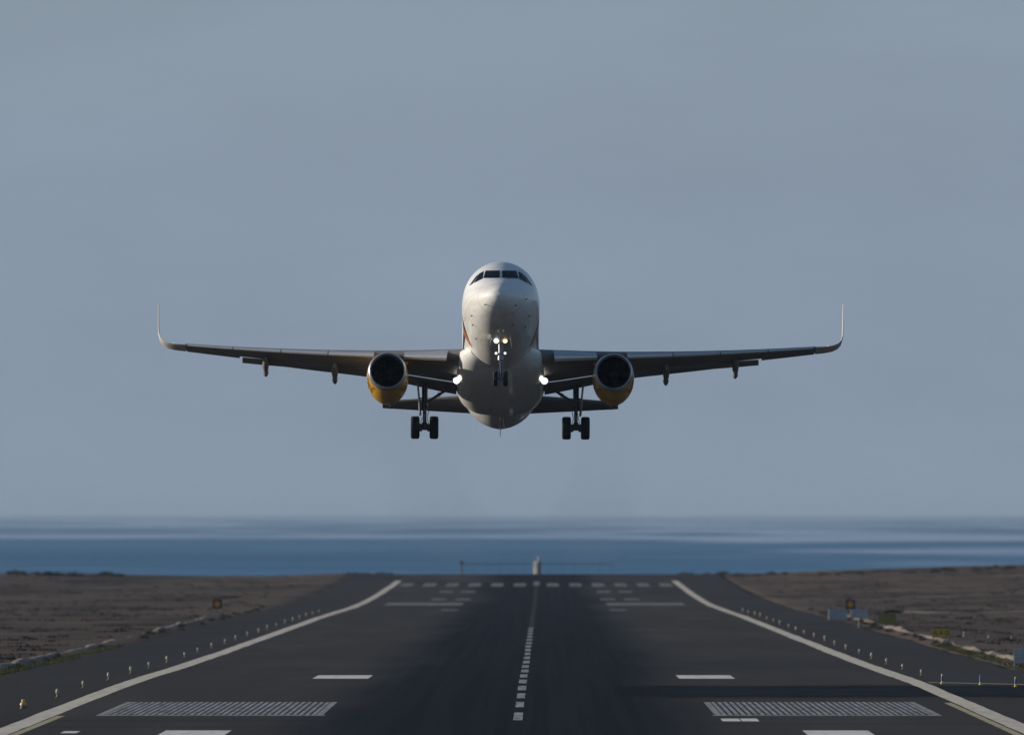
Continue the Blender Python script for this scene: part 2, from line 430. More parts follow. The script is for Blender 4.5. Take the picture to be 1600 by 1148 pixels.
# ------------------------------------------------------------------ airliner (built nose to -Y; s runs aft, z up from the cabin axis)
PITCH = R(12.7); ALPHA = PITCH+R(.62)          # nose-up attitude
SA, CA = math.sin(ALPHA), math.cos(ALPHA)
_S = [0, .1, .3, .6, 1.0, 1.6, 2.0, 2.5, 3.0, 3.5, 4.0, 5.0, 6.0, 7.0, 23.5, 25.5, 28, 31, 34, 36.3, 37.5]
_T = [-.80, -.52, -.30, -.10, .12, .42, .70, 1.04, 1.37, 1.65, 1.84, 2.02, 2.065, 2.07, 2.07, 2.07, 2.06, 2.02, 1.90, 1.62, 1.25]
_B = [-.80, -1.04, -1.21, -1.38, -1.53, -1.69, -1.77, -1.85, -1.91, -1.96, -2.0, -2.05, -2.07, -2.07, -1.93, -1.68, -1.22, -.60, .08, .60, .88]
_W = [0, .29, .53, .79, 1.03, 1.30, 1.44, 1.59, 1.71, 1.80, 1.87, 1.94, 1.97, 1.975, 1.975, 1.96, 1.85, 1.52, .98, .50, .18]
fT, fB, fW = pchip(_S, _T), pchip(_S, _B), pchip(_S, _W)
def fpt(s, th, off=0.0):
    t, b, w = fT(s), fB(s), fW(s); c = (t+b)/2; h = (t-b)/2
    return Vector(((w+off)*math.cos(th), s, c+(h+off)*math.sin(th)))
def fnorm(s, th):
    e = .01
    a = fpt(s+e, th)-fpt(max(s-e, .001), th); b = fpt(s, th+e)-fpt(s, th-e)
    n = b.cross(a).normalized()
    p = fpt(s, th)
    return n if n.dot(Vector((p.x, 0, p.z-(fT(s)+fB(s))/2))) > 0 or n.y < -.9 else -n
def fcast(x, u):
    """point of the nose skin met by a sight line: x across, u drop below the axis seen at the nose-up attitude"""
    lo, hi = None, None; s = .02
    def inside(s):
        z = (s*SA-u)/CA; t, b, w = fT(s), fB(s), fW(s)
        if w <= 0 or t <= b: return False
        return (x/w)**2+((z-(t+b)/2)/((t-b)/2))**2 <= 1
    while s < 12 and not inside(s): s += .05
    lo, hi = max(.0, s-.05), s
    for _ in range(24):
        m_ = (lo+hi)/2
        if inside(m_): hi = m_
        else: lo = m_
    s = hi; z = (s*SA-u)/CA; t, b, w = fT(s), fB(s), fW(s)
    th = math.atan2((z-(t+b)/2)/((t-b)/2), x/w)
    return s, th

NOSE = Vector((-.97, 709.5, CAMZ+(800-435)/31.0))
ROT = Matrix.Rotation(math.atan2(2.32, 733), 3, 'Z') @ Matrix.Rotation(.0045, 3, 'Y') @ Matrix.Rotation(-PITCH, 3, 'X')
BASE = Vector((0, 17.7, -4.33))
plane = empty('airliner', NOSE+ROT @ BASE, ROT.to_euler())
tag(plane, 'white twin-engine jet airliner with yellow engine cowls climbing over the runway, wheels down', 'airplane')
OFF = -BASE
def part(name, mb, m, parent=plane, angle=35, smooth=True):
    return mb.build(name, m, parent, OFF if parent is plane else None, smooth, angle)

NSEG = 72
mb = MB(); rings = []
ss = [0.004*(1.0)]+[.02, .05, .1, .18, .28, .4, .55, .7, .9]+[1.1+.15*i for i in range(20)]+[4.2, 4.6, 5, 5.5, 6, 7, 9, 12, 15, 18, 21, 23.5, 24.5, 25.5, 26.5, 27.5, 28.5, 29.5, 31, 32, 33, 34, 35, 36, 36.8, 37.5]
for s in ss:
    rings.append([fpt(s, 2*math.pi*j/NSEG) for j in range(NSEG)])
mb.rings(rings)
fus = part('fuselage', mb, M['white'], angle=50)

def patch(corners, nu=8, nv=6, off=.012, mode='cast'):
    """quad patch on the skin; corners as (x,u) sight lines or (s,theta)"""
    m_ = MB(); v_ = []
    for j in range(nv+1):
        for i in range(nu+1):
            a, b = i/nu, j/nv
            p = [(1-a)*(1-b)*corners[0][k]+a*(1-b)*corners[1][k]+a*b*corners[2][k]+(1-a)*b*corners[3][k] for k in (0, 1)]
            s, th = fcast(*p) if mode == 'cast' else p
            v_.append(fpt(s, th)+fnorm(s, th)*off)
    m_.add(v_, [(j*(nu+1)+i, j*(nu+1)+i+1, (j+1)*(nu+1)+i+1, (j+1)*(nu+1)+i) for j in range(nv) for i in range(nu)])
    return m_
def px(x, y): return ((x-781)/30.7, (y-435)/30.7)
def pane(corners):
    for m_ in (1, -1):
        c = [(m_*a, b) for a, b in corners]
        o = patch(c, 7, 5, .015).build('cockpit_window', M['glass'], fus)
        # dark rubber seal just beneath, slightly larger
        cx = sum(p[0] for p in c)/4; cy = sum(p[1] for p in c)/4
pane([px(757.2, 422.8), px(779.2, 422.6), px(779.0, 434.0), px(753.6, 434.6)])
pane([px(747.6, 427.2), px(754.2, 423.6), px(752.4, 435.2), px(739.2, 442.0)])
pane([px(742.2, 432.0), px(746.2, 428.4), px(737.6, 442.6), px(731.6, 446.6)])

# cabin windows and doors along both sides
win = MB()
n_ = 14
ring = [(.125*math.copysign(abs(math.cos(q))**.6, math.cos(q)), .18*math.copysign(abs(math.sin(q))**.6, math.sin(q))) for q in [2*math.pi*i/n_ for i in range(n_)]]
win.add([(0, a, b) for a, b in ring], [tuple(range(n_))])
wme = win.mesh('cabin_window', M['glass'], False)
for sgn in (-1, 1):
    for k in range(34):
        s = 7.2+k*.6
        th = math.asin(.42/2.07); p = fpt(s, th if sgn > 0 else math.pi-th)
        o = link('cabin_window', wme, fus, (p.x+sgn*.012, s, p.z)); o.rotation_euler = (0, -sgn*.2, 0)
M['seal'] = mat('door_seam', (.22, .22, .23), .5)
for sgn in (-1, 1):
    for s0 in (5.05, 29.2):
        a0, a1 = R(-22), R(36)
        if sgn < 0: a0, a1 = math.pi-a0, math.pi-a1
        for (sa, sb, ta, tb) in ((s0, s0+.03, a0, a1), (s0+.83, s0+.86, a0, a1), (s0, s0+.86, a1, a1+.015), (s0, s0+.86, a0, a0+.015)):
            patch([(sa, ta), (sb, ta), (sb, tb), (sa, tb)], 2, 8, .006, 'st').build('door_seam', M['seal'], fus)
    # livery bands low on the side
    def th(d): return R(d) if sgn > 0 else math.pi-R(d)
    patch([(6.7, th(-6)), (8.0, th(-12)), (8.3, th(-36)), (7.2, th(-22))], 6, 6, .008, 'st').build('livery_band', M['navy'], fus)
    patch([(8.06, th(-12)), (9.3, th(-16)), (9.2, th(-44)), (8.36, th(-36))], 6, 6, .008, 'st').build('livery_band', M['orange'], fus)
    patch([(9.36, th(-16)), (14, th(-10)), (14, th(-16)), (9.26, th(-24))], 8, 4, .008, 'st').build('livery_band', M['navy'], fus)
for sa in (1.28, 4.35, 6.5, 9.9):
    mb = MB(); mb.rings([[fpt(q, 2*math.pi*j/48)+fnorm(q, 2*math.pi*j/48)*.004 for j in range(48)] for q in (sa, sa+.012)], True, False, False)
    mb.build('skin_seam', M['seal'], fus)
# probes and antennas
def on_skin(x, u):
    s, t = fcast(x, u); return fpt(s, t), fnorm(s, t)
for (xx, yy) in ((758, 475), (803.5, 476), (737, 492), (800, 505), (738.5, 506), (819, 467), (824, 492), (744, 527), (818, 508)):
    p, n = on_skin(*px(xx, yy)); q = p+n*.10
    MB().tube([p-n*.02, q, q+Vector((0, -.14, 0))], [.028, .022, .016], 8).build('air_probe', M['gear'], fus)
for (s, z0, h) in ((8.5, 1, .30), (13.5, 1, .35), (21.5, -1, .38), (26.3, -1, .55)):
    zz = fT(s) if z0 > 0 else fB(s)
    MB().rings([[(a*.03*k, s+b*.16*k+.12*h*j, zz+z0*h*j) for a, b in ((-.3, -1), (1, 0), (-.3, 1), (-1, 0))] for j, k in ((-.1, 1), (1, .55))]).build('blade_antenna', M['gear'], fus, smooth=False)

# belly and wing-root fairing
_fs = [10.3, 11.0, 12.0, 13.5, 15.5, 18, 20, 21.5, 22.8]
_fw = pchip(_fs, [1.55, 1.90, 2.16, 2.30, 2.34, 2.32, 2.18, 1.90, 1.30]); _fb = pchip(_fs, [-1.80, -2.02, -2.22, -2.34, -2.38, -2.37, -2.26, -2.08, -1.70])
_ft = pchip(_fs, [-1.30, -.95, -.60, -.45, -.40, -.42, -.55, -.8, -1.2])
mb = MB(); rings = []
for i in range(31):
    s = 10.3+12.5*i/30; w, b, t = _fw(s), _fb(s), _ft(s); c = -1.15; r_ = []
    for j in range(48):
        q = 2*math.pi*j/48; cx, sy = math.cos(q), math.sin(q)
        e = .62
        x = w*math.copysign(abs(cx)**e, cx); z = c+((t-c) if sy > 0 else (c-b))*math.copysign(abs(sy)**.85, sy)
        if sy > 0: x *= 1-.12*sy*sy
        r_.append((x, s, z))
    rings.append(r_)
mb.rings(rings)
part('belly_fairing', mb, M['white'], angle=50)

# ---- lifting surfaces
def foil(t, n=14, x0=0.0, x1=1.0, camber=.018):
    """ring of (chord, height) from the upper trailing end round the nose to the lower end"""
    def half(x): return 5*t*(.2969*math.sqrt(x)-.126*x-.3516*x*x+.2843*x**3-.1030*x**4)+.0008
    xs = [x0+(x1-x0)*(.5-.5*math.cos(math.pi*i/n)) for i in range(n+1)]
    cb = lambda x: camber*4*x*(1-x)
    up = [(x, cb(x)+half(x)) for x in reversed(xs)]; dn = [(x, cb(x)-half(x)) for x in xs[1:]]
    return up+dn
def section(le, chord, ring, inc=0.0, tdir=(0, 0, 1), dz=0.0, rot=0.0, piv=0.0):
    """place a profile ring: chord along +Y, thickness along tdir"""
    td = Vector(tdir).normalized(); out = []
    for a, h in ring:
        if rot:
            da = a-piv; a, h = piv+da*math.cos(rot)+h*math.sin(rot), -da*math.sin(rot)+h*math.cos(rot)
        yy = a*chord*math.cos(inc)+h*chord*math.sin(inc); hh = h*chord*math.cos(inc)-a*chord*math.sin(inc)
        out.append(Vector(le)+Vector((0, yy, 0))+td*(hh+dz))
    return out
w_le = lambda x: 11.55+(x-1.9)*.530
_wc = pchip([0, 1.9, 6.4, 10, 13.4, 16.3], [7.2, 6.55, 4.05, 3.1, 2.25, 1.6])
w_z = lambda x: -1.16+.115*(x-1.9)+.0028*max(0, x-1.9)**2
w_t = lambda x: .150-.04*min(1, max(0, (x-1.9)/12))
w_i = lambda x: R(2.2)-R(2.0)*min(1, max(0, (x-1.9)/14))
def wring(x, sgn, **k):
    tilt = .115+.0056*max(0, x-1.9)
    kw = dict(k); x1 = kw.pop('x1', 1.0); x0 = kw.pop('x0', 0.0)
    return section((sgn*x, w_le(x), w_z(x)), _wc(x), foil(w_t(x), 14, x0, x1), w_i(x), (-sgn*tilt, 0, 1), **kw)
NR = [.4, 1.9, 3, 4.2, 5.4, 6.4, 7.6, 9, 10.5, 12, 13.4]
for sgn in (-1, 1):
    mb = MB()
    mb.rings([wring(x, sgn, x1=.765) for x in NR+[14.2, 15, 15.7, 16.3]])
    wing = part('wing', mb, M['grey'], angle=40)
    # aileron
    mb = MB(); mb.rings([wring(x, sgn, x0=.768, x1=1.0) for x in (13.5, 14.5, 15.4, 16.25)])
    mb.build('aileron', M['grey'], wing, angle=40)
    # sharklet
    wt = w_z(16.3)
    path = [(16.3, wt, w_le(16.3), 1.60, 9), (16.8, wt+.085, w_le(16.8), 1.46, 14), (17.2, wt+.20, 19.68, 1.36, 24), (17.48, wt+.36, 19.86, 1.27, 42),
            (17.65, wt+.58, 20.03, 1.18, 64), (17.73, wt+.90, 20.28, 1.08, 80), (17.76, wt+1.5, 20.78, .94, 87), (17.78, wt+2.3, 21.45, .74, 89), (17.79, wt+2.98, 22.0, .50, 89)]
    mb = MB()
    mb.rings([section((sgn*a, l, z), c_, foil(.07, 14, 0, 1, .005), 0, (-sgn*math.sin(R(d)), 0, math.cos(R(d)))) for a, z, l, c_, d in path])
    mb.build('winglet', M['tip'], wing, angle=50)
    # navigation light in the tip
    p = Vector((sgn*16.95, 19.62, w_z(16.3)+.15))
    MB().lathe([(-.01, .015), (0, .04), (.04, .055), (.10, .03)], 'Y', 12, p).build('navigation_light', M['nav_g' if sgn < 0 else 'nav_r'], wing)
    # slats: five nose pieces drooped ahead of the wing
    for (xa, xb) in ((2.75, 4.95), (6.5, 8.85), (8.9, 11.3), (11.35, 13.8), (13.85, 16.2)):
        mb = MB(); rr = []
        for i in range(5):
            x = xa+(xb-xa)*i/4
            full = foil(w_t(x), 20, 0, 1)
            up = [q for q in full[:21] if q[0] <= .135]; lo = [q for q in full[21:] if q[0] <= .03]
            shape = up+lo
            inner = [(.028+max(0, (q[0]-.02))*.98, q[1]*.86-.002) for q in up][::-1]
            rr.append((x, shape+inner[:-1]))
        n0 = min(len(r_[1]) for r_ in rr)
        mb.rings([section((sgn*x, w_le(x)-.045*_wc(x), w_z(x)-.030*_wc(x)), _wc(x), shp[:n0], w_i(x), (-sgn*.13, 0, 1), rot=R(-14), piv=.05) for x, shp in rr])
        mb.build('slat', M['slat'], wing, angle=40)
    # flaps lowered behind the wing, with a slot ahead of them
    for (xa, xb) in ((2.25, 6.25), (6.45, 13.35)):
        mb = MB(); rr = []
        for i in range(7):
            x = xa+(xb-xa)*i/6; c_ = _wc(x); fc = (.24 if xa < 6 else .29)*c_
            i0 = w_i(x); tuck = 0 if xa < 6 else 1-sstep(11.4, 13.0, x); yy = (.765-.035*tuck)*c_; zz = -.765*c_*math.sin(i0)-(.034-.016*tuck)*c_
            rr.append(section((sgn*x, w_le(x)+yy, w_z(x)+zz), fc, foil(.125, 10, 0, 1, .03), i0+R((7 if xa < 6 else 12)-4*tuck), (-sgn*.13, 0, 1)))
        mb.rings(rr); mb.build('flap', M['grey'], wing, angle=40)
    # flap track fairings
    for xf, ln in ((8.55, 3.0), (12.15, 2.6)):
        c_ = _wc(xf); y0 = w_le(xf)+.42*c_; z0 = w_z(xf)-.075*c_; mb = MB(); rr = []
        for i in range(13):
            t = i/12; a = y0+ln*t
            wv = .17*(math.sin(math.pi*min(1, t*1.15+.12))**.5 if t < .72 else max(.02, (1-t)/.28*.92)**.75)
            zz = z0-.10-.10*math.sin(math.pi*t)-max(0, t-.45)*.52
            rr.append([(sgn*xf+wv*math.cos(q), a, zz+wv*1.45*math.sin(q)) for q in [2*math.pi*j/16 for j in range(16)]])
        mb.rings(rr).build('flap_track_fairing', M['grey'], wing, angle=50)
    # landing lamp hung under the wing root
    lp = Vector((sgn*2.26, 14.6, -1.86))
    housing = MB().lathe([(.34, .04), (.26, .12), (.05, .19), (0, .20), (-.01, .185)], 'Y', 20, lp, cap1=False)
    housing.tube([lp+Vector((0, .1, .12)), lp+Vector((0, .25, .5))], .05, 8)
    hs = housing.build('landing_light', M['steel'], wing)
    MB().lathe([(.012, .03), (-.035, .06), (.0, .155), (.03, .13)], 'Y', 20, lp).build('lamp_lens', M['lamp'], wing)
    lq = Vector((sgn*1.985, 14.3, -1.72))
    MB().lathe([(.16, .03), (.1, .07), (0, .085)], 'Y', 14, lq, sz=1.6).build('runway_turnoff_light', M['lamp_soft'], wing)

# tail
def tail_ring(x, sgn): 
    t = (x-.3)/(6.22-.3)
    return section((sgn*x, 30.6+x*.66, 1.20+x*.085), 4.3-2.85*t, foil(.10, 12, 0, 1, -.005), R(1.5), (-sgn*.085, 0, 1))
for sgn in (-1, 1):
    mb = MB(); mb.rings([tail_ring(x, sgn) for x in (.3, 1.2, 2.5, 4, 5.3, 6.0, 6.22)])
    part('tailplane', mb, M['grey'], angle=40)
mb = MB(); rr = []
for z, le, c_ in ((1.6, 28.6, 6.6), (2.3, 29.7, 5.7), (4.0, 31.15, 4.6), (6, 32.85, 3.35), (7.7, 34.3, 2.3)):
    rr.append([Vector((h*c_, le+a*c_, z)) for a, h in foil(.10, 12, 0, .72, 0)])
mb.rings(rr); fin = part('tail_fin', mb, M['white'], angle=40)
mb = MB(); rr = []
for z, le, c_ in ((2.1, 29.45, 5.9), (4.0, 31.15, 4.6), (6, 32.85, 3.35), (7.65, 34.26, 2.32)):
    rr.append([Vector((h*c_, le+a*c_, z)) for a, h in foil(.10, 8, .725, 1, 0)])
mb.rings(rr); mb.build('rudder', M['yellow'], fin, angle=40)

# ---- engines
for sgn in (-1, 1):
    ex, es, ez = sgn*5.78, 10.55, -2.30
    c = Vector((ex, es, ez))
    outer = [(.30, 1.005), (.6, 1.035), (1.1, 1.06), (1.8, 1.065), (2.6, 1.04), (3.3, .97), (4.0, .86), (4.6, .74), (4.9, .68)]
    inner = [(4.85, .65), (4.2, .70), (3.9, .0)]
    mb = MB().lathe(outer+inner, 'Y', 48, c, cap0=False)
    eng = part('engine_nacelle', mb, M['yellow'], angle=40)
    MB().lathe([(.30, 1.005), (.16, .985), (.06, .95), (.01, .915), (0, .885), (.03, .855), (.12, .828), (.26, .815)], 'Y', 48, c, cap0=False, cap1=False).build('inlet_lip', M['lip'], eng, angle=60)
    MB().lathe([(.26, .815), (.6, .825), (1.05, .862), (1.5, .865), (1.5, .0)], 'Y', 40, c, cap0=False).build('inlet_duct', M['black'], eng)
    MB().lathe([(.52, .005), (.58, .05), (.75, .14), (.95, .21), (1.1, .26), (1.3, .26)], 'Y', 24, c).build('spinner', M['blade'], eng)
    bl = MB(); rr = []
    for r_, tw, ch in ((.22, 15, .17), (.5, 35, .20), (.84, 58, .22)):
        t = R(tw); d = Vector((math.sin(t), math.cos(t), 0)); n = Vector((math.cos(t), -math.sin(t), 0))
        rr.append([Vector((0, 0, r_))+d*(ch*a)+n*(.012*b) for a, b in ((-.5, 0), (0, 1), (.5, 0), (0, -1))])
    bl.rings(rr); bme = bl.mesh('fan_blade', M['blade'])
    for k in range(22):
        link('fan_blade', bme, eng, c+Vector((0, 1.12, 0)), (0, 2*math.pi*k/22, 0))
    MB().lathe([(4.2, .45), (4.8, .40), (5.3, .22), (5.6, .03)], 'Y', 24, c).build('exhaust_plug', M['lip'], eng)
    # pylon
    mb = MB(); rr = []
    for y_, w_, zb, zt in ((.75, .03, 1.0, 1.10), (1.3, .12, .98, 1.24), (2.2, .18, .95, 1.45), (3.2, .2, .9, 1.62), (4.4, .19, .6, 1.55), (5.6, .12, .55, 1.25), (6.4, .03, .8, 1.1)):
        rr.append([c+Vector((a*w_, y_, b)) for a, b in ((-1, zb), (1, zb), (1, zt-.08), (.4, zt), (-.4, zt), (-1, zt-.08))])
    mb.rings(rr).build('pylon', M['white'], eng, angle=40)
    # inboard chine
    a = R(38); a = a if sgn < 0 else math.pi-a
    q = Vector((math.cos(a), 0, math.sin(a)))
    MB().rings([[c+q*1.03+Vector((0, y_, 0)), c+q*(1.05+h)+Vector((.012, y_+.1, 0)), c+q*1.03+Vector((.03, y_, 0))] for y_, h in ((.75, .01), (1.5, .28), (1.8, .28), (1.95, .02))]).build('nacelle_chine', M['yellow'], eng, smooth=False)
    # drain mast under the cowl
    MB().box(c+Vector((-.1*sgn, 4.0, -.92)), (.05, .45, .22)).build('drain_mast', M['lip'], eng)
    # black brush-like marks on the cowl sides
    rnd = random.Random(4)
    for side in (0, 1):
        for (y0, ang, dy, da) in ((.55, 196, .35, 5), (.75, 206, .18, 10), (1.05, 200, .5, 4), (1.2, 212, .22, 12), (1.5, 205, .5, 3.5), (1.0, 222, .5, 4), (1.75, 216, .2, 9), (.6, 228, .2, 5)):
            a0 = R(ang) if side == 0 else math.pi-R(ang)
            pr = pchip([o_[0] for o_ in outer], [o_[1] for o_ in outer])
            mk = MB(); v_ = []
            for i in range(5):
                for j in range(3):
                    yy = y0+dy*i/4+.05*math.sin(3*i+y0*9); aa = a0+R(da)*(j/2-.5)*(1-.5*abs(i/2-1))*2+.05*math.sin(i*1.7+ang)
                    rr_ = pr(yy)+.006
                    v_.append(c+Vector((rr_*math.cos(aa), yy, rr_*math.sin(aa))))
            mk.add(v_, [(i*3+j, i*3+j+1, i*3+j+4, i*3+j+3) for i in range(4) for j in range(2)])
            mk.build('cowl_marking', M['ink'], eng)

# ---- landing gear
def tyre_mesh(r, w, name):
    h = w/2
    prof = [(-h*.55, r*.52), (-h*.9, r*.60), (-h, r*.78), (-h*.92, r*.92), (-h*.7, r*.985), (-h*.42, r), (-h*.40, r*.982), (-h*.34, r*.982), (-h*.32, r*1.002), (-h*.06, r*1.004), (-h*.04, r*.985),
            (h*.04, r*.985), (h*.06, r*1.004), (h*.32, r*1.002), (h*.34, r*.982), (h*.40, r*.982), (h*.42, r), (h*.7, r*.985), (h*.92, r*.92), (h, r*.78), (h*.9, r*.60), (h*.55, r*.52)]
    return MB().lathe(prof, 'X', 40).mesh(name, M['tyre'])
def rim_mesh(r, w, name):
    h = w/2
    return MB().lathe([(-h*.62, .04), (-h*.60, r*.2), (-h*.35, r*.25), (-h*.35, r*.44), (-h*.62, r*.55), (h*.62, r*.55), (h*.35, r*.44), (h*.35, r*.25), (h*.60, r*.2), (h*.62, .04)], 'X', 28).mesh(name, M['gear'])
mt, mr = tyre_mesh(.59, .46, 'tyre'), rim_mesh(.59, .46, 'wheel_rim')
nt_, nr = tyre_mesh(.385, .23, 'tyre'), rim_mesh(.385, .23, 'wheel_rim')
for sgn in (-1, 1):
    gx, gs, gz = sgn*3.90, 17.55, -3.66
    top = Vector((gx, gs-.1, -1.35))
    mb = MB()
    mb.tube([top, (gx, gs, gz+1.15)], [.155, .145], 16).tube([(gx, gs, gz+1.2), (gx, gs, gz+1.05)], .175, 16)
    ax_ = MB().tube([(gx, gs, gz+.28), (gx, gs, gz-.10)], [.13, .16], 14)
    ax_.tube([(gx-.62, gs, gz), (gx+.62, gs, gz)], .085, 14)
    for q in (-1, 1): ax_.tube([(gx+q*.13, gs, gz), (gx+q*.30, gs, gz)], .20, 18)
    mb.tube([(gx, gs-.1, gz+1.5), (gx-sgn*.1, gs-.55, gz+2.2)], .05, 8)
    gear = part('main_landing_gear', mb, M['gear'])
    ax_.build('axle', M['gear'], gear)
    MB().tube([(gx, gs, gz+1.1), (gx, gs, gz+.2)], .095, 14).build('oleo_piston', M['steel'], gear)
    # scissor links ahead of the piston
    sc = MB()
    for (a, b) in (((gs-.16, gz+1.15), (gs-.42, gz+.68)), ((gs-.42, gz+.68), (gs-.14, gz+.2))):
        sc.tube([(gx-.07, a[0], a[1]), (gx-.05, b[0], b[1])], .035, 8).tube([(gx+.07, a[0], a[1]), (gx+.05, b[0], b[1])], .035, 8)
    sc.tube([(gx-.09, gs-.42, gz+.68), (gx+.09, gs-.42, gz+.68)], .045, 8).build('torque_link', M['gear'], gear)
    # folding side brace to the wing root
    br = MB(); k0 = Vector((gx-sgn*.12, gs, gz+1.35)); k1 = Vector((sgn*2.55, gs-.15, -1.55))
    br.tube([k0, k0.lerp(k1, .52)], [.065, .075], 10).tube([k0.lerp(k1, .5), k1], [.075, .06], 10)
    br.tube([k0.lerp(k1, .5)+Vector((0, -.1, 0)), k0.lerp(k1, .5)+Vector((0, .1, 0))], .09, 10).build('side_brace', M['gear'], gear)
    # door carried outboard on the strut
    d = MB(); rr = []
    for z, y0, y1, b in ((-1.45, gs-.75, gs+.75, .10), (-2.2, gs-.8, gs+.8, .03), (-2.75, gs-.62, gs+.62, 0), (-2.98, gs-.30, gs+.30, -.02)):
        xo = gx+sgn*(.22+b)
        rr.append([(xo, y0, z), (xo+sgn*.05, y0, z), (xo+sgn*.09, (y0+y1)/2, z), (xo+sgn*.05, y1, z), (xo, y1, z)])
    d.rings(rr).build('gear_door', M['grey'], gear, smooth=False)
    MB().tube([(gx+sgn*.1, gs, -2.1), (gx+sgn*.26, gs, -2.1)], .03, 8).build('door_link', M['gear'], gear)
    for q in (-1, 1):
        link('tyre', mt, gear, (gx+q*.485, gs, gz)); link('wheel_rim', mr, gear, (gx+q*.485, gs, gz))
    # brake hoses
    for q in (-1, 1):
        MB().tube([(gx+q*.1, gs-.1, gz+1.25), (gx+q*.2, gs-.22, gz+.8), (gx+q*.13, gs-.18, gz+.45), (gx+q*.22, gs-.12, gz+.12)], .018, 6).build('brake_hose', M['gear'], gear)
gs, gz = 5.1, -3.98
mb = MB()
mb.tube([(0, gs-.1, -1.7), (0, gs, gz+1.05)], [.125, .11], 16).tube([(0, gs, gz+1.15), (0, gs, gz+.95)], .145, 16)
mb.tube([(-.34, gs, gz), (.34, gs, gz)], .055, 12).tube([(0, gs, gz+.2), (0, gs, gz-.07)], [.085, .1], 12)
mb.tube([(0, gs, gz+1.35), (0, gs-.95, -1.75)], .05, 10)
mb.tube([(-.3, gs-.02, gz+1.28), (.3, gs-.02, gz+1.28)], .045, 10)
ng = part('nose_landing_gear', mb, M['steel'])
MB().tube([(0, gs, gz+1.0), (0, gs, gz+.15)], .065, 14).build('oleo_piston', M['chrome'], ng)
sc = MB()
for q in (-1, 1):
    sc.tube([(q*.05, gs-.12, gz+.98), (q*.04, gs-.30, gz+.58), (q*.05, gs-.09, gz+.2)], .025, 8)
sc.build('torque_link', M['gear'], ng)
for q in (-1, 1):
    link('tyre', nt_, ng, (q*.255, gs, gz)); link('wheel_rim', nr, ng, (q*.255, gs, gz))
    # two lamps on each side of the leg
    for z, r_, m_ in ((gz+1.92, .125, 'lamp' if q < 0 else 'lamp_warm'), (gz+1.28, .075, 'lamp_soft')):
        lp = Vector((q*.225, gs-.16, z))
        MB().lathe([(.18, .02), (.12, r_*.7), (.02, r_*1.08), (0, r_*1.1)], 'Y', 18, lp).tube([lp+Vector((0, .1, 0)), Vector((0, gs, z))], .025, 8).build('lamp_housing', M['gear'], ng)
        MB().lathe([(-.03, .01), (-.02, r_*.7), (.012, r_)], 'Y', 18, lp).build('lamp_lens', M[m_], ng)
    # leg doors
    dr = MB(); rr = []
    for z, y0, y1, xo in ((-1.8, gs-1.0, gs-.05, .42), (-2.25, gs-.95, gs-.1, .52), (-2.5, gs-.8, gs-.2, .55)):
        rr.append([(q*xo, y0, z), (q*(xo+.035), y0, z), (q*(xo+.035), y1, z), (q*xo, y1, z)])
    dr.rings(rr).build('gear_door', M['white'], ng, smooth=False)

# ------------------------------------------------------------------ airfield furniture
M['lt_yellow'] = mat('edge_light_yellow', (.46, .38, .16), .5)
M['lt_white'] = mat('edge_light_glass', (.50, .48, .42), .5)
M['lt_base'] = mat('edge_light_base', (.10, .10, .10), .6)
M['blue'] = mat('marker_blue', (.03, .08, .32), .45)
M['mk_yellow'] = mat('marker_yellow_band', (.70, .55, .08), .5)
M['sg_yellow'] = mat('sign_yellow', (.62, .40, .02), .5, var=[((3, 3, 3), (.50, .32, .02), .5, .7)])
M['sg_orange'] = mat('sign_orange', (.75, .27, .02), .5)
M['sg_black'] = mat('sign_black', (.02, .02, .02), .6)
M['sg_white'] = mat('sign_white', (.42, .43, .44), .5, var=[((2, 2, 2), (.32, .33, .34), .45, .65), ((9, 9, 1.2), (.25, .25, .25), .6, .75)])
M['sg_frame'] = mat('sign_frame', (.55, .55, .53), .5, metal=.2)
M['sg_olive'] = mat('sign_olive', (.22, .20, .03), .6)
M['concrete'] = mat('concrete_foot', (.30, .28, .25), .9, var=[((4, 4, 4), (.2, .19, .17), .45, .7)])

def light_meshes():
    base = MB().lathe([(0, .14), (.03, .14), (.04, .10), (.05, .05)], 'Z', 12).mesh('base', M['lt_base'])
    stem = MB().lathe([(.045, .035), (.24, .035)], 'Z', 10).mesh('stem', M['lt_yellow'])
    head = MB().lathe([(.24, .045), (.26, .085), (.34, .09), (.35, .08)], 'Z', 14).mesh('fixture', M['lt_yellow'])
    dome = MB().lathe([(.35, .08), (.42, .085), (.48, .07), (.52, .04), (.53, .01)], 'Z', 14).mesh('glass_dome', M['lt_white'])
    return (('base', base), ('stem', stem), ('fixture', head), ('glass_dome', dome))
LM = light_meshes()
ORD = ['nearest', 'second', 'third', 'fourth', 'fifth', 'sixth', 'seventh', 'eighth', 'ninth', 'tenth', 'eleventh', 'twelfth', 'thirteenth', 'fourteenth', 'fifteenth', 'sixteenth',
       'seventeenth', 'eighteenth', 'nineteenth', 'twentieth', 'twenty-first', 'twenty-second', 'twenty-third', 'twenty-fourth']
def edge_light(x, y, label, group, sc=1.0):
    e = empty('runway_edge_light', (x, y, runway_z(y)+.002)); e.scale = (sc, sc, sc)
    for n, me in LM: link(n, me, e)
    return tag(e, label, 'runway light', group)
for k in range(21):
    y = 738+43*k
    edge_light(-24.3+random.uniform(-.08, .08), y, '%s white runway edge light along the left edge line' % (ORD[k]+(' from the camera' if k else '')), 'edge lights left of the runway', random.uniform(.68, .9))
for k in range(19):
    y = 856+42.6*k
    edge_light(24.15+random.uniform(-.08, .08), y, '%s white runway edge light along the right edge line' % (ORD[k]+(' from the camera' if k else '')), 'edge lights right of the runway', random.uniform(.68, .9))
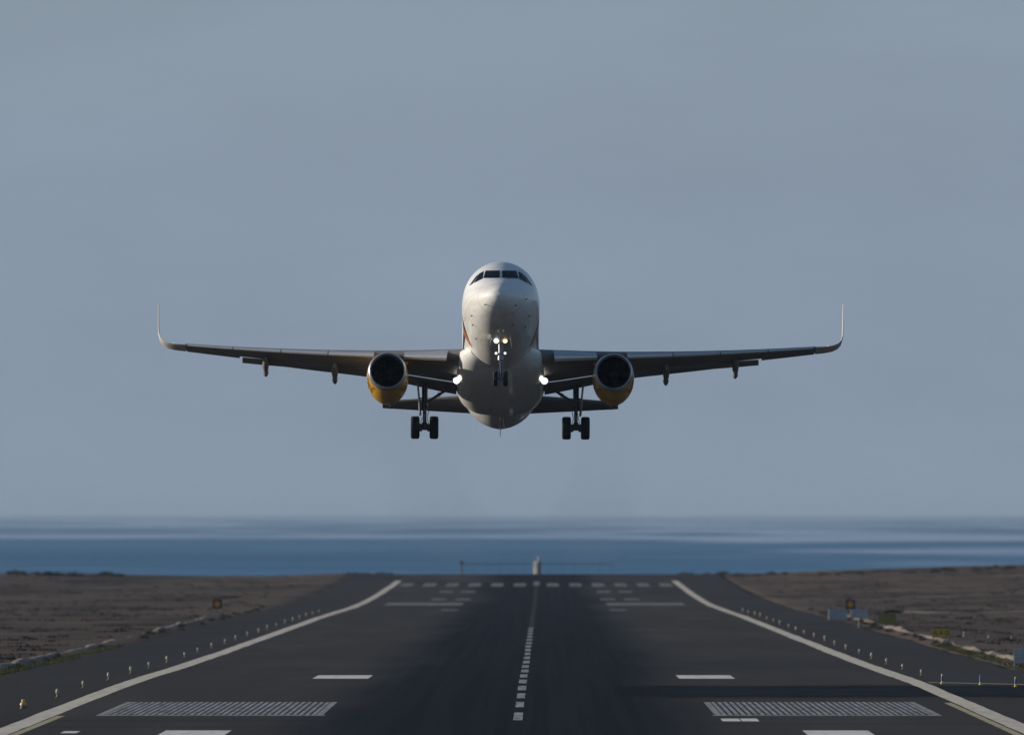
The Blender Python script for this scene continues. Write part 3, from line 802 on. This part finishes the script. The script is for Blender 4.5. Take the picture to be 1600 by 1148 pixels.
# the squat orange-hooded lamp at the near left
e = empty('shielded_edge_light', (-24.5, 695, runway_z(695)))
MB().lathe([(0, .17), (.05, .17), (.08, .13), (.10, .12)], 'Z', 16).build('base', M['lt_base'], e)
MB().lathe([(.10, .12), (.16, .17), (.27, .15), (.30, .08)], 'Z', 16).build('hood', mat('lamp_hood_ochre', (.55, .36, .16), .5), e)
MB().lathe([(.30, .08), (.38, .10), (.43, .08), (.45, .02)], 'Z', 14).build('lamp', M['mk_yellow'], e)
tag(e, 'squat ochre hooded lamp at the near left end of the left edge lights', 'runway light')
# blue and yellow taxiway posts
for k, (x, y, lb) in enumerate(((23.9, 803, 'leftmost of the three blue and yellow posts on the yellow taxiway line'), (25.9, 797, 'middle one of the three blue and yellow posts on the yellow taxiway line'), (27.55, 787, 'rightmost of the three blue and yellow posts on the yellow taxiway line'))):
    e = empty('taxiway_post', (x, y, runway_z(y)+.004))
    MB().lathe([(0, .10), (.04, .10), (.05, .06)], 'Z', 12).build('foot', M['mk_yellow'], e)
    MB().lathe([(.05, .055), (.16, .055)], 'Z', 12).build('lower_band', M['mk_yellow'], e)
    MB().lathe([(.16, .06), (.44, .06)], 'Z', 12).build('post', M['blue'], e)
    MB().lathe([(.44, .055), (.54, .055), (.56, .03)], 'Z', 12).build('upper_band', M['blue'] if k == 1 else M['mk_yellow'], e)
    tag(e, lb, 'marker post', 'taxiway edge posts')

def sign(name, x, y, w, h, z0, face, label, cat, frame='sg_black', posts=2, post_mat='sg_frame', rz=0, side=None, tilt=0.0):
    """panel standing on legs with feet; face looks towards -Y"""
    e = empty(name, (x, y, land_z(x, y)-.03), (0, tilt, rz))
    for i in range(posts):
        px_ = (-w*.38+w*.76*i/(posts-1)) if posts > 1 else 0
        MB().box((px_, .05, (z0+h*.5)/2), (.06, .06, z0+h*.5)).build('post', M[post_mat], e, smooth=False)
        MB().box((px_, .05, .05), (.24, .24, .12)).build('foot', M['concrete'], e, smooth=False)
    b = MB().box((0, 0, z0+h/2), (w, .12, h)); 
    cab = b.build('cabinet', M[frame], e, smooth=False)
    bv = cab.modifiers.new('b', 'BEVEL'); bv.width = .02; bv.segments = 2
    MB().box((0, -.066, z0+h/2), (w-.08, .012, h-.08)).build('face', M[face], e, smooth=False)
    if side:
        MB().box((-w/2-.045, 0, (z0+h)/2), (.07, .10, z0+h)).build('edge_post', M[side], e, smooth=False)
    return tag(e, label, cat)
# yellow board with three dark characters
e = sign('guidance_sign', 33.9, 1160, 1.50, .78, .30, 'sg_yellow', 'yellow guidance board with dark characters beside the right shoulder', 'sign')
for k, (cx, bars) in enumerate(((-.46, ((-.10, 0, .07, .40), (.05, .15, .22, .07), (.05, -.02, .20, .07), (.12, -.15, .07, .2))), (0.0, ((-.08, .02, .07, .42), (.10, .02, .07, .42), (.01, .0, .2, .07))), (.46, ((-.10, 0, .07, .40), (.05, .16, .20, .07), (.05, -.16, .20, .07), (.13, 0, .07, .3))))):
    g = MB()
    for (bx, bz, bw, bh) in bars: g.box((cx+bx, -.078, .30+.39+bz), (bw, .012, bh))
    o = g.build('lettering', M['sg_black'], e, smooth=False); o['kind'] = 'stuff'
sign('guidance_sign', 33.7, 1335, 1.66, .95, .32, 'sg_olive', 'dull olive guidance board standing between the yellow board and the white panels', 'sign')
sign('white_panel', 31.5, 1452, 1.95, 1.10, .30, 'sg_white', 'larger pale panel on dark legs, left of the pair by the right shoulder', 'sign', frame='sg_white', post_mat='sg_black', rz=.1)
sign('white_panel', 33.25, 1432, 1.72, .92, .32, 'sg_white', 'smaller pale panel on dark legs, right of the pair by the right shoulder', 'sign', frame='sg_white', post_mat='sg_black')
sign('white_panel', 33.1, 924, 2.0, .98, .22, 'sg_white', 'pale blue-grey panel cut by the right edge of the photo, bright post at its side', 'sign', frame='sg_white', side='lt_white')
for sx, x in (('left', -37.2), ('right', 37.2)):
    e = sign('round_marker_board', x, 1655, 1.12, 1.08, .28, 'sg_black', 'dark square board with an orange disc on the %s of the runway' % sx, 'sign', posts=2)
    MB().lathe([(-.085, .02), (-.085, .34), (-.07, .36)], 'Y', 28, (0, 0, .82)).build('disc', M['sg_orange'], e)

# little white stakes on the right-hand field
for k, (x, y, h, lb) in enumerate(((37.4, 1215, .55, 'tallest white stake behind the yellow board'), (39.2, 1205, .32, 'short white stake right of the tall one behind the yellow board'), (41.0, 1200, .28, 'shortest white stake, rightmost of three behind the yellow board'),
                                   (30.9, 1330, 1.25, 'thin grey pole just left of the olive board'))):
    e = empty('marker_stake', (x, y, land_z(x, y)-.05))
    MB().tube([(0, 0, 0), (.01, 0, h)], [.045, .04] if k < 3 else [.025, .02], 8).build('stake', M['lt_white'] if k < 3 else M['sg_frame'], e)
    MB().lathe([(0, .1), (.08, .08)], 'Z', 8).build('foot', M['concrete'], e)
    tag(e, lb, 'stake')

# antenna array across the far end of the runway
AY = 2428; az = runway_z(AY)
e = empty('antenna_array', (0, AY, az))
MB().box((0, 0, 1.1), (.95, .95, 2.2), Matrix.Rotation(R(48), 3, 'Z')).build('cabinet', mat('cabinet_cream', (.26, .25, .225), .7), e, smooth=False)
MB().tube([(.35, 0, 2.2), (.35, 0, 3.1)], [.28, .2], 10).build('mast', M['steel'], e)
MB().tube([(-13.2, 0, 1.75), (13.2, 0, 1.75)], .055, 8).build('beam', M['gear'], e)
for k in range(13):
    x = -13+k*26/12
    if abs(x) < .3: continue
    big = k == 0
    MB().tube([(x, 0, 0), (x, 0, 2.0 if big else 1.8)], .16 if big else .02, 8).build('post', M['gear'], e)
    MB().box((x, -.1, 2.05), (.8 if big else .08, .6, .3 if big else .10)).build('antenna_head', M['gear'], e, smooth=False)
tag(e, 'long dark antenna beam on posts with a pale central cabinet at the far runway end', 'antenna')

# ------------------------------------------------------------------ banks, grass, shrubs
M['bank'] = mat('pale_dry_earth', (.27, .22, .175), .95, spec=.1, var=[((.5, .2, 2), (.20, .165, .135), .45, .62), ((2, .6, 3), (.12, .10, .085), .55, .7)])
M['shrub'] = mat('dark_dry_shrub', (.040, .042, .026), .9, spec=.1, var=[((4, 4, 4), (.065, .058, .038), .45, .65)])
M['scrub'] = mat('dry_scrub', (.058, .050, .040), .95, spec=.02, var=[((.4, .2, 1), (.038, .035, .030), .45, .6)])
M['wood'] = mat('shrub_stem', (.08, .06, .045), .9)
M['grass'] = mat('verge_grass', (.065, .080, .028), .9, spec=.1, var=[((.3, .1, 1), (.11, .095, .05), .45, .65)])
M['stone'] = mat('dark_basalt', (.055, .050, .047), .9, spec=.1, var=[((2, 2, 2), (.11, .095, .085), .5, .7)])

def bank(name, pts, wid, hgt, m, seed, broken=.0):
    """low uneven ridge of earth along a line of points"""
    v = []; f = []; n = len(pts); K = 6
    for i, (x, y) in enumerate(pts):
        a = pts[max(0, i-1)]; b = pts[min(n-1, i+1)]; d = Vector((b[0]-a[0], b[1]-a[1], 0)).normalized(); q = Vector((-d.y, d.x, 0))
        h = hgt*max(0.0, .55+.75*fbm(x*.11, y*.045, seed)+.35*fbm(x*.7, y*.3, seed+2)-broken*max(0, fbm(x*.05, y*.012, seed+5)))
        w = wid*(.75+.4*fbm(x*.2, y*.08, seed+9))
        for j in range(K+1):
            t = j/K*2-1
            p = Vector((x, y, 0))+q*(w*t)
            v.append((p.x, p.y, land_z(p.x, p.y)-.06+(h+.06)*(1-abs(t)**1.6)*(1+.25*fbm(p.x, p.y*.4, seed+4))))
    for i in range(n-1):
        for j in range(K): f.append((i*(K+1)+j, i*(K+1)+j+1, (i+1)*(K+1)+j+1, (i+1)*(K+1)+j))
    return tag(sheet(name, v, f, m), kind='structure')
bank('earth_bank', [(-34.2+.8*fbm(y*.02, 0, 3), y) for y in range(560, 1500, 4)], .75, .27, M['bank'], 11, 1.7)
bank('earth_bank', [(34.0+.8*fbm(y*.02, 0, 8), y) for y in range(816, 1560, 4)], .75, .27, M['bank'], 23, 1.7)
bank('earth_bank', [(x, 1640-(x-42)*.5+9*fbm(x*.05, 0, 4)) for x in range(42, 125, 1)], 4.0, .30, M['bank'], 31, .9)
bank('earth_bank', [(-x, 2010+10*fbm(x*.05, 0, 5)) for x in range(44, 125, 1)], 5.0, .22, M['soil'], 37, .5)
bank('earth_bank', [(x, 1245-(x-36)*.4) for x in range(37, 100, 1)], 3.0, .22, M['soil'], 41, .2)

def leaf_cloud(n, rx, ry, rz, size, rnd, z0=0.0):
    v = []; f = []
    for _ in range(n):
        while True:
            p = Vector((rnd.uniform(-1, 1), rnd.uniform(-1, 1), rnd.uniform(0, 1)))
            if p.length < 1 and p.length > .25: break
        bump = 1+.45*fbm(p.x*2.2, p.y*2.2, p.z*2+rx*7, 2)
        c = Vector((p.x*rx*bump, p.y*ry*bump, z0+p.z*rz*bump))
        a = Vector((rnd.gauss(0, 1), rnd.gauss(0, 1), rnd.gauss(0, 1))).normalized(); b = a.orthogonal().normalized()
        b.rotate(Matrix.Rotation(rnd.uniform(0, 6.28), 3, a)); c2 = a.cross(b)
        s_ = size*rnd.uniform(.6, 1.4); i = len(v)
        v += [c+b*s_, c+c2*s_*.45, c-b*s_, c-c2*s_*.45]; f.append((i, i+1, i+2, i+3))
    return v, f
def shrub_mesh(seed, n=160):
    rnd = random.Random(seed)
    v, f = leaf_cloud(n, .5, .5, .55, .085, rnd)
    me = bpy.data.meshes.new('foliage'); me.from_pydata(v, [], f); me.materials.append(M['shrub'])
    st = MB()
    for k in range(5):
        a = rnd.uniform(0, 6.28); st.tube([(0, 0, -.05), (.15*math.cos(a), .15*math.sin(a), .18), (.32*math.cos(a), .32*math.sin(a), .38)], [.022, .015, .006], 5)
    return me, st.mesh('stem', M['wood'])
SH = [shrub_mesh(s) for s in range(5)]
def shrub(x, y, w, h, label, group, k):
    e = empty('shrub', (x, y, land_z(x, y)-.03), (0, 0, k*1.3)); e.scale = (w, w, h/.55)
    fo, st = SH[k % 5]
    link('foliage', fo, e); link('stem', st, e)
    return tag(e, label, 'shrub', group)
rs = random.Random(21); k = 0
for i in range(34):
    y = 870+i*26+rs.uniform(-10, 10)
    if rs.random() < .3: continue
    shrub(-33.0+rs.uniform(-.5, .6), y, rs.uniform(.5, 1.25), rs.uniform(.22, .48), 'small dark shrub in the row along the left shoulder bank', 'shrubs along the left shoulder', k); k += 1
for i in range(36):
    y = 850+i*24+rs.uniform(-9, 9)
    if rs.random() < .25: continue
    shrub(32.8+rs.uniform(-.6, .5), y, rs.uniform(.5, 1.25), rs.uniform(.22, .46), 'small dark shrub in the row along the right shoulder bank', 'shrubs along the right shoulder', k); k += 1
for i in range(26):
    shrub(-rs.uniform(70, 92), 2400+rs.uniform(-25, 25), rs.uniform(1.0, 2.6), rs.uniform(.35, .75), 'dark shrub in the clump on the far left skyline', 'shrubs on the left skyline', k); k += 1
for i in range(30):
    shrub(rs.uniform(34, 90), 2385+rs.uniform(-35, 25), rs.uniform(1.0, 2.8), rs.uniform(.3, .7), 'dark shrub on the rising right skyline', 'shrubs on the right skyline', k); k += 1
for i in range(22):
    sg = 1 if i % 2 else -1
    shrub(sg*rs.uniform(25, 33.5), 2442+rs.uniform(-6, 12), rs.uniform(1.4, 3.2), rs.uniform(.35, .7), 'dark shrub at the far end of the %s shoulder by the sea' % ('right' if sg > 0 else 'left'), 'shrubs at the far runway end', k); k += 1

# scattered low scrub over both fields, too many to count
def scrub():
    rnd = random.Random(5); V = []; F = []
    for _ in range(2200):
        sg = 1 if rnd.random() < .55 else -1
        y = 830+1600*rnd.random()**.8
        x = sg*(35+rnd.random()*(y*.037+14-20))
        if fbm(x*.05, y*.02, 2.2) < -.15: continue
        w = rnd.uniform(.4, 1.5); h = rnd.uniform(.05, .22)
        if sg > 0 and y < 830: continue
        v, f = leaf_cloud(22 if y > 1300 else 34, w, w, h, .12, rnd)
        z = land_z(x, y); b = len(V)
        V += [(p.x+x, p.y+y, p.z+z) for p in v]; F += [tuple(b+q for q in t) for t in f]
    me = bpy.data.meshes.new('scrub'); me.from_pydata(V, [], F); me.materials.append(M['scrub'])
    return tag(link('scrub', me), 'low dry scrub dotted over the brown fields', 'scrub', None, 'stuff')
scrub()
def stones():
    rnd = random.Random(9); m = MB()
    for _ in range(900):
        sg = 1 if rnd.random() < .6 else -1
        y = 830+1500*rnd.random(); x = sg*(34+rnd.random()*(y*.037-6))
        r_ = rnd.uniform(.08, .3); z = land_z(x, y)
        p = [Vector((rnd.uniform(.6, 1)*a*r_, rnd.uniform(.6, 1)*b*r_, rnd.uniform(.5, 1)*c*r_*.8)) for a, b, c in ((1, 0, 0), (0, 1, 0), (-1, 0, 0), (0, -1, 0), (0, 0, 1), (0, 0, -1))]
        m.add([q+Vector((x, y, z)) for q in p], [(0, 1, 4), (1, 2, 4), (2, 3, 4), (3, 0, 4), (1, 0, 5), (2, 1, 5), (3, 2, 5), (0, 3, 5)])
    me = bpy.data.meshes.new('stones'); me.from_pydata(m.v, [], m.f); me.materials.append(M['stone'])
    return tag(link('stones', me), 'dark volcanic stones strewn over the brown fields', 'stones', None, 'stuff')
stones()
def grass():
    rnd = random.Random(3); V = []; F = []
    for _ in range(16000):
        if rnd.random() < .72: sg, y = -1, 780+330*rnd.random()**1.4
        else: sg, y = 1, 830+300*rnd.random()
        x = sg*(32.4+abs(rnd.gauss(0, .75)))-sg*.6
        if fbm(x*.3, y*.03, 6) < -.1 and rnd.random() < .8: continue
        z = land_z(x, y)-.01 if abs(x) > 32.6 else runway_z(y)-.03
        h = rnd.uniform(.07, .22); a = rnd.uniform(0, 6.28); w = .022
        b = len(V); tx_, ty_ = rnd.gauss(0, .05), rnd.gauss(0, .05)
        V += [(x-w*math.cos(a), y-w*math.sin(a), z), (x+w*math.cos(a), y+w*math.sin(a), z), (x+tx_, y+ty_, z+h)]; F.append((b, b+1, b+2))
    me = bpy.data.meshes.new('grass'); me.from_pydata(V, [], F); me.materials.append(M['grass'])
    return tag(link('grass', me), 'thin green grass along the edge of the left shoulder', 'grass', None, 'stuff')
grass()

# ------------------------------------------------------------------ haze
hm = bpy.data.materials.new('sea_haze'); hm.use_nodes = True; hn = hm.node_tree; hn.nodes.clear()
out = hn.nodes.new('ShaderNodeOutputMaterial'); pv = hn.nodes.new('ShaderNodeVolumePrincipled')
pv.inputs['Color'].default_value = (.50, .64, .82, 1); pv.inputs['Density'].default_value = 2.0e-5; pv.inputs['Anisotropy'].default_value = 0.0
hn.links.new(pv.outputs[0], out.inputs['Volume'])
HZ = MB().box((0, 74500, 10.5), (160000, 156000, 84)).build('haze', hm, smooth=False)
tag(HZ, 'pale sea haze over the whole place', 'haze', None, 'stuff')

em = bpy.data.materials.new('jet_exhaust_smoke'); em.use_nodes = True; en = em.node_tree; en.nodes.clear()
eo = en.nodes.new('ShaderNodeOutputMaterial'); ev = en.nodes.new('ShaderNodeVolumePrincipled')
ev.inputs['Color'].default_value = (.26, .33, .42, 1); ev.inputs['Density'].default_value = 2.0e-4
en.links.new(ev.outputs[0], eo.inputs['Volume'])
for sgn, side in ((-1, 'left'), (1, 'right')):
    a = plane.matrix_basis @ Vector((sgn*5.78, 15.6-17.7, -2.3+4.33)); mb = MB(); rr = []
    for i in range(25):
        t = i/24; yy = a.y+1+900*t; zz = a.z-(a.z-runway_z(yy)-8.6)*(1-(1-t)**2.2)
        rad = .5+3.9*t**.55*(1-max(0, t-.8)*3.5)
        rr.append([(a.x+sgn*1.5*t+rad*1.15*(1+.15*math.sin(3*q+9*t))*math.cos(q), yy, zz+rad*math.sin(q)) for q in [2*math.pi*j/20 for j in range(20)]])
    o = mb.rings(rr).build('exhaust_smoke', em)
    tag(o, 'thin smoky exhaust trail hanging behind the %s engine' % side, 'smoke', 'exhaust trails', 'stuff')
